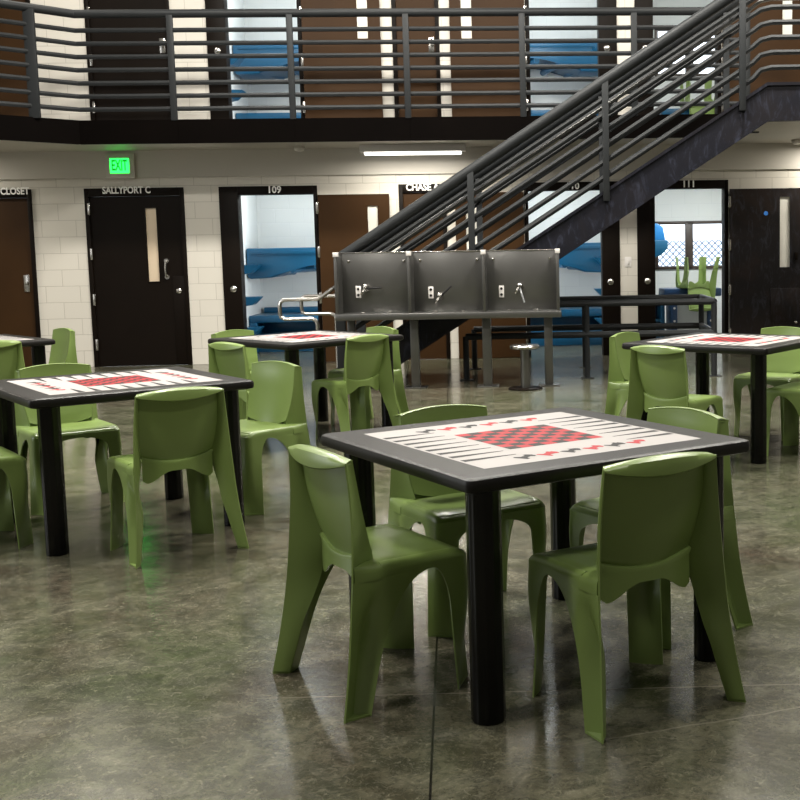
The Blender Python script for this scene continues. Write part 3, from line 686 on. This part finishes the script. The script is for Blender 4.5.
# ------------------------------------------------------------------ phone station
PY = 11.72
t = thing('phone_station', 'brushed steel phone station with three bays in front of the stair', 'phone station', (at_y(450, 380, PY).x, PY, 0))
xl, xr = at_y(341, 280, PY).x, at_y(558, 280, PY).x
zt, zb = at_y(450, 252, PY).z, at_y(450, 312, PY).z
dv = [xl] + [at_y(x, 280, PY).x for x in (412.5, 485.5)] + [xr]
FY = PY - .26
for i in range(3):
    a, b = dv[i] + .012, dv[i+1] - .012; mb = MB(); mb.box(a, b, PY, PY + .03, zb, zt, .003); bp_ = obj('back_panel', mb, STAIN, t)
    for x in (a + .07, b - .07):
        mb = MB(); mb.lathe([(.016, 0), (.012, .008), (.004, .011)], n=12, M=Matrix.Translation((x, PY, zt - .08)) @ Matrix.Rotation(PI/2, 4, 'X')); obj('rivet', mb, CHROME, bp_)
    cxp, czp = ((358.5, 292), (431, 292.5), (501.5, 291.5))[i]; q = at_y(cxp, czp, PY)
    mb = MB(); mb.box(q.x - .026, q.x + .026, PY - .012, PY, q.z - .06, q.z + .06, .004); jp = obj('jack_plate', mb, PLATE, t)
    for dz in (-.03, .03):
        mb = MB(); mb.lathe([(.014, 0), (.014, .004)], n=12, M=Matrix.Translation((q.x, PY - .012, q.z + dz)) @ Matrix.Rotation(PI/2, 4, 'X')); obj('socket', mb, BLK, jp)
    hx, hz, ang = ((366.5, 288.5, .05), (440.5, 297, .75), (520, 287, -1.3))[i]; q = at_y(hx, hz, PY)
    mb = MB(); mb.lathe([(.038, 0), (.034, .03), (.024, .055), (.020, .085), (.006, .09)], n=16, M=Matrix.Translation((q.x, PY, q.z)) @ Matrix.Rotation(PI/2 - .3, 4, 'X')); mb.tube([(q.x, PY - .05, q.z), (q.x - .03, PY - .07, q.z - .03), (q.x - .045, PY - .06, q.z - .06)], .014, 8); hk = obj('cord_holder', mb, CHROME, t)
    mb = MB(); ca, sa = math.cos(ang), math.sin(ang); mb.tube([(q.x, PY - .05, q.z), (q.x + .06*ca, PY - .075, q.z + .06*sa), (q.x + .16*ca, PY - .05, q.z + .16*sa)], .0085, 8); obj('cord_stub', mb, BLK if i < 2 else GREY, hk)
for x in dv:
    mb = MB(); mb.box(x - .014, x + .014, FY, PY + .03, zb - .02, zt + .012, .004); dvd = obj('divider', mb, STAIN, t)
    mb = MB(); mb.box(x - .024, x + .024, FY - .006, FY + .06, zt - .03, zt + .016, .003); obj('corner_cap', mb, PLATE, dvd)
mb = MB(); mb.box(xl - .012, xr + .012, PY - .005, PY + .034, zt, zt + .012, .002); obj('top_trim', mb, CHROME, t)
zs = at_y(450, 314, FY).z
mb = MB(); mb.box(xl - .02, xr + .03, FY - .02, PY + .03, zs - .05, zs + .016, .008); obj('shelf', mb, STAIN, t)
for i in range(3):
    for f_ in (.33, .7):
        x = dv[i] + (dv[i+1] - dv[i])*f_; mb = MB(); mb.box(x - .018, x + .018, FY + .1, FY + .15, zs + .012, zs + .03, .003); obj('shelf_clip', mb, CHROME, t)
for x, w in ((352, .036), (415, .042), (487, .044), (548.5, .042)):
    q = at_y(x, 340, PY - .04).x; mb = MB(); mb.box(q - w, q + w, PY - .08, PY, .01, zs - .035, .004); lg = obj('leg', mb, STAIN, t)
    mb = MB(); mb.box(q - .11, q + .11, PY - .13, PY + .05, 0, .012, .003); obj('base_plate', mb, STAIN, lg)
sp = at_z(525.5, 389, 0)
t = thing('stool', 'small round steel stool on a post before the phone station', 'stool', (sp.x, sp.y, 0))
hs = at_y(525, 346, sp.y).z
mb = MB(); mb.lathe([(.12, hs - .03), (.148, hs - .02), (.15, hs), (.14, hs + .012), (.0001, hs + .014)], (sp.x, sp.y), 28); obj('seat', mb, CHROME, t)
mb = MB(); mb.lathe([(.045, .01), (.045, hs - .03)], (sp.x, sp.y), 20); obj('post', mb, STAIN, t)
mb = MB(); mb.lathe([(.17, 0), (.17, .012), (.16, .016)], (sp.x, sp.y), 28); obj('base_plate', mb, DARKF, t)

# ------------------------------------------------------------------ small fixtures
ea, ez1 = ws(104.5, 153.5, -.09); eb, ez0 = ws(135, 178.5, -.09)
t = thing('exit_sign', 'lit green EXIT sign above the SALLYPORT C door', 'sign', WF @ Vector(((ea+eb)/2, -.06, ez0)), WALL_A)
mb = MB(); mb.box(ea, eb, -.09, -.035, ez0, ez1, .01); obj('housing', mb, CEIL, t, WF)
ga, gz1_ = ws(109.5, 158.5, -.09); gb, gz0_ = ws(129.5, 173, -.09)
mb = MB(); mb.box(ga, gb, -.096, -.088, gz0_, gz1_, .002); obj('lit_face', mb, EXITG, t, WF)
lettering('sign_lettering', 'EXIT', (ga+gb)/2, (gz0_+gz1_)/2, -.098, (gz1_-gz0_)*.72, EXITD, t, (gb-ga)*.82)
TLO = -.42; la, lz = ws(362, 155, TLO); lb_, _ = ws(464, 155, TLO)
t = thing('ceiling_light', 'long white tube light under the walkway above the CHASE door', 'ceiling light', WF @ Vector(((la+lb_)/2, TLO, lz)), WALL_A)
mb = MB(); mb.box(la - .02, lb_ + .02, TLO - .09, TLO + .09, lz + .03, LOW_C, .008); obj('housing', mb, PLATE, t, WF)
mb = MB(); mb.box(la + .03, lb_ - .03, TLO - .05, TLO + .05, lz - .005, lz + .035, .012); obj('diffuser', mb, LAMP, t, WF)
l = bpy.data.lights.new('tube_glow', 'AREA'); l.shape = 'RECTANGLE'; l.size = 1.15; l.size_y = .12; l.energy = 26; l.color = (1, .95, .84)
o = bpy.data.objects.new('tube_glow', l); C.objects.link(o); o.location = WF @ Vector(((la+lb_)/2, TLO - .2, lz - .03)); o.rotation_euler = (0, 0, WALL_A)
def dome(x, y, label, off=-.35):
    s_, _ = ws(x, y, off); t = thing('smoke_detector', label, 'smoke detector', WF @ Vector((s_, off, LOW_C - .064)), WALL_A)
    mb = MB(); mb.lathe([(.03, LOW_C - .060), (.055, LOW_C - .05), (.06, LOW_C - .025)], (s_, off), 20); obj('dome', mb, PLATE, t, WF)
    mb = MB(); mb.lathe([(.07, LOW_C - .025), (.07, LOW_C - .004)], (s_, off), 20); obj('mount', mb, CEIL, t, WF)
dome(299.5, 157, 'small round detector on the soffit above cell 109')
dome(797, 143, 'round detector on the soffit at the right edge', -.5)
s_, z_ = ws(628, 262)
t = thing('wall_plate', 'pale switch plate on the block pier between cell doorways', 'switch plate', WF @ Vector((s_, 0, z_)), WALL_A)
mb = MB(); mb.box(s_ - .045, s_ + .045, -.008, 0, z_ - .065, z_ + .065, .003); obj('plate', mb, PLATE, t, WF)
mb = MB(); mb.box(s_ - .02, s_ + .02, -.014, -.008, z_ - .03, z_ + .03, .002); obj('switch', mb, PLATE, t, WF)

# ------------------------------------------------------------------ game tables
TS, TZ, TT = 1.068, .745, .046
def ring_pts(h, r, n=5):
    out = []
    for cx_, cy_, a0 in ((h - r, h - r, 0), (-h + r, h - r, PI/2), (-h + r, -h + r, PI), (h - r, -h + r, 3*PI/2)):
        for k in range(n + 1): a = a0 + PI/2*k/n; out.append((cx_ + r*math.cos(a), cy_ + r*math.sin(a)))
    return out
def icon(mb, cx_, cy_, ang, kind, z):
    sh = [[(-.035,.0),(-.035,.026),(-.022,.028),(-.012,.012),(.012,.010),(.018,.022),(.030,.020),(.038,.0)],
          [(-.035,.0),(-.035,.028),(-.024,.028),(-.016,.012),(.010,.016),(.016,.024),(.028,.022),(.028,.012),(.036,.012),(.036,.0)],
          [(-.035,.0),(-.035,.026),(-.020,.024),(-.010,.010),(.008,.012),(.014,.026),(.026,.016),(.036,.010),(.040,.0)]][kind % 3]
    pts = sh + [(x, -y) for x, y in sh[::-1] if abs(y) > 1e-6]
    ca, sa = math.cos(ang), math.sin(ang)
    mb.poly([(cx_ + x*ca - y*sa, cy_ + x*sa + y*ca, z) for x, y in pts])
def make_table(label):
    t = thing('game_table', label, 'table', (0,0,0), 0, 'game board tables'); h = TS/2; r = .026
    prof = [(.020, TZ - TT), (.004, TZ - TT + .006), (0, TZ - TT + .014), (0, TZ - .014), (.004, TZ - .005), (.012, TZ - .001), (.020, TZ)]
    mb = MB(); rings = []
    for ins, z in prof: rings.append([mb.bm.verts.new((x, y, z)) for x, y in ring_pts(h - ins, max(r - ins*.5, .01))])
    n = len(rings[0])
    for a, b in zip(rings, rings[1:]):
        for k in range(n): mb.bm.faces.new((a[k], a[(k+1) % n], b[(k+1) % n], b[k]))
    mb.bm.faces.new(rings[0][::-1]); mb.bm.faces.new(rings[-1])
    top_ = obj('tabletop', mb, BLACKP, t)
    # printed board: white field, checkerboard, long points on two sides, chess men on the other two
    q = .415; z0 = TZ + .0004; z1 = TZ + .0008; mb = MB(); mb.keep = True
    mb.mi = 0; mb.poly([(-q, -q, z0), (q, -q, z0), (q, q, z0), (-q, q, z0)])
    cell = .046
    for i in range(8):
        for j in range(8):
            mb.mi = 1 if (i + j) % 2 else 2; x, y = (i - 4)*cell, (j - 4)*cell
            mb.poly([(x, y, z1), (x + cell, y, z1), (x + cell, y + cell, z1), (x, y + cell, z1)])
    mb.mi = 2
    for sg in (-1, 1):
        for k in range(8):
            y = (k - 3.5)*.077; P = [(sg*.405, y - .016, z1), (sg*.405, y + .016, z1), (sg*.215, y + .003, z1), (sg*.215, y - .003, z1)]
            mb.poly(P if sg < 0 else P[::-1])
    for sg in (-1, 1):
        for k in range(6):
            mb.mi = 1 if k % 2 else 2
            icon(mb, (k - 2.5)*.086, sg*.325, .5, k, z1)
    bm = mb.bm
    for f in bm.faces:
        f.normal_update()
        if f.normal.z < 0: f.normal_flip()
    obj('game_board', mb, [PRINT, RED, BLK], t, smooth=False)
    for sx in (-1, 1):
        for sy in (-1, 1):
            c = (sx*(h - .104), sy*(h - .104)); mb = MB()
            mb.lathe([(.048, 0), (.050, .006), (.050, TZ - TT)], c, 48, .025, 12); obj('leg', mb, BLACKL, t)
    return t
TABLES = [(-.131, 3.858, .972), (-2.317, 5.863, .900), (-1.988, 8.819, .735), (1.116, 7.83, .611), (-4.75, 9.02, .785)]
TL = ['black game table nearest the camera, checkerboard in full view', 'black game table at left with its board turned, below the SALLYPORT C door', 'black game table in front of cell 109 doorway and phone station', 'black game table at right edge, before the guard rail and cell 111', 'black game table cut off by the left edge, before the CLOSET door']
tab = None
for i, (x, y, a) in enumerate(TABLES):
    rz = PI/2 - a if i != 1 else -a            # board x axis runs along the long points
    if tab is None: tab = make_table(TL[0]); tab.location = (x, y, 0); tab.rotation_euler = (0, 0, rz)
    else: dup(tab, (x, y, 0), rz, TL[i])

# ------------------------------------------------------------------ moulded chairs
def sm(a, b, x): t = min(1, max(0, (x - a)/(b - a))); return t*t*(3 - 2*t)
def lerp_tab(tb, z):
    for (z0, v0), (z1, v1) in zip(tb, tb[1:]):
        if z <= z1: t = (z - z0)/(z1 - z0); return v0 + (v1 - v0)*t
    return tb[-1][1]
def smooth_tab(tb):                        # catmull-like smoothing of a small table
    def f(z):
        n = len(tb)
        for i in range(n - 1):
            if z <= tb[i+1][0] or i == n - 2:
                (x0, y0), (x1, y1) = tb[i], tb[i+1]; m0 = (tb[i+1][1] - tb[max(i-1,0)][1])/(tb[i+1][0] - tb[max(i-1,0)][0]); j = min(i+2, n-1); m1 = (tb[j][1] - y0)/(tb[j][0] - x0)
                t = min(1, max(0, (z - x0)/(x1 - x0))); h = x1 - x0
                return y0*(2*t**3-3*t**2+1) + m0*h*(t**3-2*t**2+t) + y1*(-2*t**3+3*t**2) + m1*h*(t**3-t**2)
    return f
xo = smooth_tab([(0, .262), (.15, .246), (.30, .233), (.44, .226), (.60, .216), (.757, .202)])
yr = smooth_tab([(0, -.242), (.15, -.214), (.30, -.194), (.44, -.181), (.60, -.173), (.757, -.178)])
ye = smooth_tab([(.36, -.045), (.445, -.080), (.60, -.122), (.757, -.148)])   # front edge of the side flange
xf = smooth_tab([(0, .250), (.20, .238), (.40, .2275)])
yf = smooth_tab([(0, .240), (.20, .232), (.40, .225)])
APX, ZA = .09, .402
def y_in_rear(z):
    b = yr(z) + .088 + .03*min(1, z/.3)
    if z <= .10: return b
    t = min(1, (z - .10)/(ZA - .10)); return b + (APX - b)*(1 - math.sqrt(max(0, 1 - t**2.6)))
def y_in_front(z):
    b = yf(z) - .082
    if z <= .27: return b
    t = min(1, (z - .27)/(ZA - .27)); return b + (APX - b)*(1 - math.sqrt(max(0, 1 - t*t)))
def x_in_front(z):
    b = xf(z) - .078
    if z <= .34: return b
    t = min(1, (z - .34)/(ZA - .34)); return b*(1 - (1 - math.sqrt(max(0, 1 - t*t)))) 
ZR = [0, .006, .03, .07, .11, .15, .19, .23, .26, .29, .315, .335, .35, .362, .373, .382, .390, .396, .400, ZA]
TH = .0055
def prof_u(t): return sm(0, .2, t) * sm(0, .2, 1 - t)
def xfe(z): return xo(z) - .62*(ye(z) - yr(z))      # the flanges splay outwards to the rear
def rear_leg(s):
    mb = MB(); rows = []; TC = .52
    for z in ZR:
        a, b = y_in_rear(z), yr(z); X = xo(z); row = []
        dep = (.034 + .016*min(1, z/.2))*(1 - .9*sm(.22, .40, z)); pw = 1 + 3.5*sm(.16, .36, z)
        for k in range(15):
            t = k/14; y = a + (b - a)*t
            if z > .33: y = a + (b - a)*(t + (t*t - t)*-.6*sm(.33, .40, z))
            v = (t/TC)**pw if t < TC else (1 - t)/(1 - TC)
            row.append((s*(X - dep*v), y, z))
        rows.append(row)
    mb.sheet(rows, TH); r = rows[0]
    mb.prism([(p[0], p[1]) for p in r], 'z', .0005, .007); return mb
def front_section(z, w):
    X, Y, a, xi = xf(z), yf(z), y_in_front(z), x_in_front(z); r = .03; P = []
    for k in range(5): P.append((X, a + (Y - r - a)*k/5))
    for k in range(7): q = PI/2*k/6; P.append((X - r + r*math.cos(q), Y - r + r*math.sin(q)))
    for k in range(1, 6): P.append((X - r + (xi - X + r)*k/5, Y))
    A, B = Vector(P[0]), Vector(P[-1]); d = (B - A).normalized(); n = Vector((d.y, -d.x)); out = []
    for p in P:
        e = (Vector(p) - A).dot(n); out.append(Vector(p) - n*(e*w))
    return out
def front_leg(s):
    mb = MB(); rows = []
    for z in ZR:
        w = 1.15*(1 - sm(.0, .36, z)); rows.append([(s*p.x, p.y, z) for p in front_section(z, w)])
    mb.sheet(rows, TH); r = rows[0]
    mb.prism([(p[0], p[1]) for p in r], 'z', .0005, .007); return mb
def seat_mb():
    mb = MB(); z_lv = [(ZA, 0), (.420, .0), (.432, .002), (.440, .007), (.4445, .016), (.446, .028)]
    rows = []
    base = []
    yb = -.085
    for k in range(11):
        y = yb + (yf(.4) - .03 - yb)*k/10; base.append(Vector((xf(.4) - .004*sm(.0, -.165, y) if y < 0 else xf(.4), y)))
    for k in range(1, 7): q = PI/2*k/6; base.append(Vector((xf(.4) - .03 + .03*math.cos(q), yf(.4) - .03 + .03*math.sin(q))))
    half = base
    full = [Vector((-p.x, p.y)) for p in half]           # left side, rear to front
    mid = [Vector((x, yf(.4))) for x in [-(xf(.4) - .03) + (2*(xf(.4) - .03))*k/10 for k in range(1, 10)]]
    loop = full + mid + half[::-1]
    n = len(loop)
    for z, ins in z_lv:
        row = []
        for i, p in enumerate(loop):
            a = loop[max(i-1, 0)]; b = loop[min(i+1, n-1)]; d = (b - a).normalized(); nn = Vector((d.y, -d.x))
            dz = 0
            if p.y > .16: dz = -.012*sm(.16, .225, p.y)*(1 if z > .43 else 0)
            row.append((p.x + nn.x*ins, p.y + nn.y*ins, z + dz))
        rows.append(row)
    b = bmesh.new(); g = [[b.verts.new(p) for p in r] for r in rows]
    for r0, r1 in zip(g, g[1:]):
        for k in range(n - 1): b.faces.new((r0[k], r0[k+1], r1[k+1], r1[k]))
    T = g[-1]; K = len(half); M_ = len(mid) + 1
    prev = None
    for k in range(K):
        lft, rgt = T[k], T[n - 1 - k]; row = [lft]
        for j in range(1, M_):
            u = j/M_; co = lft.co.lerp(rgt.co, u); e = (1 - (2*u - 1)**2); e2 = sm(-.09, .0, co.y)*(1 - sm(.10, .20, co.y))
            if k == K - 1: row.append(T[K - 1 + j]); continue
            row.append(b.verts.new((co.x, co.y - (.024*e if k == 0 else .010*e if k == 1 else 0), co.z - .012*e*(.35 + .65*e2))))
        row.append(rgt)
        if prev:
            for j in range(len(row) - 1): b.faces.new((prev[j], prev[j+1], row[j+1], row[j]))
        prev = row
    mb.shell(b, TH)
    for s in (-1, 1):                        # rounded shoulder between the flange and the outer side
        rows = []
        for k in range(9):
            y = -.080 + (-.176 + .080)*k/8; zf = .444; f = (y - ye(zf))/(yr(zf) - ye(zf)); f = min(1, max(0, f))
            xi_ = xfe(zf) + (xo(zf) - xfe(zf))*f; X = xf(.4) - .002*k/8
            d = max(X - xi_, .004)
            rows.append([(s*(xi_ - .004 + (d + .004)*q), y, z) for q, z in ((0, .446), (.45, .4455), (.75, .442), (.93, .434), (1, .422), (1, ZA - .003))])
        mb.sheet(rows, TH)
    return mb
def back_mb():
    mb = MB(); NX = 18
    def py(u, z, bow=.024): return ye(max(.445, min(z, .757))) - bow*(1 - u*u)
    def hw(z): return xfe(max(.445, min(z, .757)))
    def zt_(u): return .757 + .018*(1 - u*u)
    def zl(u): return .752 - .024*(1 - u*u)
    def zg(u): return .432 + .030*u*u
    def zbot(u): a = abs(u); return .394 - .050*sm(.22, .90, a) + .014*sm(.90, 1.0, a)
    us = [-1 + 2*k/NX for k in range(NX + 1)]
    rows = []
    for j in range(7):                       # apron below the moulded groove
        f = j/6; rows.append([(hw(zbot(u) + (zg(u) - zbot(u))*f)*u, py(u, zbot(u) + (zg(u) - zbot(u))*f) - .012, zbot(u) + (zg(u) - zbot(u))*f) for u in us])
    rows.append([(hw(zg(u))*u, py(u, zg(u)) - .011, zg(u) + .003) for u in us])
    rows.append([(hw(zg(u))*u, py(u, zg(u)), zg(u) + .007) for u in us])
    for j in range(1, 13):
        f = j/12; rows.append([(hw(zg(u) + .007 + (zt_(u) - zg(u) - .007)*f)*u, py(u, zg(u) + .007 + (zt_(u) - zg(u) - .007)*f), zg(u) + .007 + (zt_(u) - zg(u) - .007)*f) for u in us])
    mb.sheet(rows, TH)
    # lens-shaped rolled cap along the top, bulging to the rear
    W0, W1 = hw(.757), xo(.757); rows = []
    for f, dz, e in ((0, .002, 0), (.25, .0045, .0), (.55, .002, .0), (.85, -.10, 1), (1.0, -.5, 1), (1.02, -1.0, 1), (.8, -1.12, 1), (.2, -1.1, 1)):
        row = []
        for u in us:
            y0 = py(u, .757) + .002; y1 = yr(.757) - .030*(1 - u*u)
            z = zt_(u) + dz if not e else zt_(u) + dz*(zt_(u) - zl(u))
            row.append(((W0 + (W1 - W0)*min(1, f))*u, y0 + (y1 - y0)*f, z))
        rows.append(row)
    mb.sheet(rows, TH*.8)
    for s in (-1, 1):                        # splayed side flanges
        rows = []
        for z in [.009, .04, .08, .12, .16, .20, .23, .26, .29, .315, .34, .37, ZA, .43, .46, .50, .55, .60, .65, .70, .735, .75, .758]:
            zz = min(z, .757); b = (xo(zz), yr(zz)); w_ = sm(.16, .44, zz); ez = max(zz, .445)
            ca = (xo(zz) - (.034 + .016*min(1, zz/.2))*(1 - .9*sm(.22, .40, zz)), y_in_rear(min(zz, .40)) + (yr(zz) - y_in_rear(min(zz, .40)))*.52); a = (ca[0] + (xo(zz) - .62*(ye(ez) - yr(ez)) - ca[0])*w_, ca[1] + (ye(ez) - ca[1])*w_)
            rows.append([(s*(a[0] + (b[0] - a[0])*k/6 - .006*math.sin(PI*k/6)), a[1] + (b[1] - a[1])*k/6, z) for k in range(7)])
        mb.sheet(rows, TH)
    return mb
def make_chair():
    t = thing('chair', '', 'chair', (0,0,0), 0, 'green moulded chairs')
    obj('seat', seat_mb(), GREEN, t, angle=40); obj('backrest', back_mb(), GREEN, t, angle=40)
    for s in (-1, 1): obj('leg', rear_leg(s), GREEN, t, angle=40); obj('leg', front_leg(s), GREEN, t, angle=40)
    return t
CH = [(.179, 3.420, .560, 'green chair nearest the camera at the right of the front table, rear seen'),
      (-.631, 3.602, -.924, 'green chair at the left of the front table, seen from behind at an angle'),
      (-.389, 4.278, -2.558, 'green chair behind the left corner of the front table, facing the camera'),
      (.315, 4.123, 2.247, 'green chair behind the right corner of the front table, mostly hidden by it'),
      (-1.860, 5.326, .668, 'green chair at the near right side of the left table, its rear facing the camera'),
      (-1.720, 6.276, 2.500, 'bright green chair at the right end of the left table, facing left'),
      (-2.795, 6.360, -2.465, 'green chair behind the left table, below the SALLYPORT door'),
      (-2.894, 5.451, -.888, 'green chair at the left edge, only seat and front legs seen by the table leg'),
      (-2.235, 8.065, -.685, 'green chair at the left corner of the table before cell 109, rear seen'),
      (-2.525, 9.11, -2.22, 'green chair standing behind the left corner of the table before cell 109'),
      (-1.585, 8.55, .90, 'green chair right of the table before cell 109, rear and legs seen'),
      (-1.60, 9.20, 2.36, 'green chair behind the right corner of the table before cell 109, near the phone legs'),
      (.680, 7.176, -.700, 'green chair at the near left side of the right table, rear panel seen'),
      (.570, 8.109, -2.123, 'green chair at the far left corner of the right table, seen from its side'),
      (1.529, 8.341, 2.499, 'green chair behind the right table, before the scuffed door leaf'),
      (1.594, 7.571, .961, 'green chair at the right edge, tucked at the near side of the right table'),
      (-4.41, 9.73, 2.356, 'green chair right of the far left table, below the CLOSET door'),
      (-4.35, 8.60, .785, 'green chair at the left edge before the far left table, rear seen')]
ch = None
for x, y, rz, lab in CH:
    if ch is None: ch = make_chair(); ch.location = (x, y, 0); ch.rotation_euler = (0, 0, rz); ch['label'] = lab
    else: dup(ch, (x, y, 0), rz, lab)
(p, zd) = CELL_CHAIR
dup(ch, (p.x, p.y - .26, zd + .452), 0, 'upturned green chair standing seat down on the desk in cell 111', rot=(PI, 0, PI + .35))
(p, zd) = CELL_CHAIR_U
dup(ch, (p.x, p.y - .29, zd + .452), 0, 'upturned green chair on the blue desk of the upper cell behind the stair', rot=(PI, 0, PI + .25))

# ------------------------------------------------------------------ light
w = bpy.data.worlds.new('World'); bpy.context.scene.world = w; w.use_nodes = True
bg = w.node_tree.nodes['Background']; bg.inputs[0].default_value = (.88, .94, 1.0, 1); bg.inputs[1].default_value = 2.2
def area(name, loc, sx, sy, e, col=(1, .96, .88), rot=(0, 0, 0)):
    l = bpy.data.lights.new(name, 'AREA'); l.shape = 'RECTANGLE'; l.size = sx; l.size_y = sy; l.energy = e; l.color = col
    o = bpy.data.objects.new(name, l); C.objects.link(o); o.location = loc; o.rotation_euler = rot; return o
for x, y, e in ((-3.6, 1.6, 190), (-3.6, 6.2, 320), (-3.4, 10.2, 270), (2.6, 2.0, 90), (2.8, 6.4, 200), (2.8, 10.2, 280), (-.4, 10.4, 360)):
    area('hall_lamp', (x, y, HALL_C - .08), 1.2, .6, e)
for x in (-6.0, -1.8, 2.6): area('upper_wall_fill', (x, 13.4, HALL_C - .08), 1.2, .3, 46, (1, .95, .86))  # added fill lights without fixtures, to brighten the upper wall
for x in (-8.2, 3.8): area('tube_glow', tuple(WF @ Vector((x, -.45, LOW_C - .05))), 1.15, .1, 38, (1, .95, .84))
area('left_fill', (-9.3, 5.0, 3.6), 5.0, 2.4, 150, (.95, .98, 1.0), (0, -PI/2, 0))  # added soft fill from the side; the left wall has no window

# ------------------------------------------------------------------ camera and view
cd = bpy.data.cameras.new('camera'); cam = bpy.data.objects.new('camera', cd); C.objects.link(cam)
R = Matrix((RT, UP, -FW)).transposed().to_4x4(); cam.matrix_world = Matrix.Translation(EYE) @ R
cd.sensor_width = 36; cd.sensor_fit = 'HORIZONTAL'; cd.lens = F_PX/800*36; cd.shift_x = (400 - CX)/800; cd.shift_y = (CY - 400)/800; cd.clip_end = 100
sc = bpy.context.scene; sc.camera = cam
sc.view_settings.view_transform = 'Standard'; sc.view_settings.look = 'None'; sc.view_settings.exposure = 0.45; sc.view_settings.gamma = 1; sc.view_settings.use_curve_mapping = False
sc.cycles.max_bounces = 8; sc.cycles.use_denoising = True; sc.cycles.sample_clamp_indirect = 4
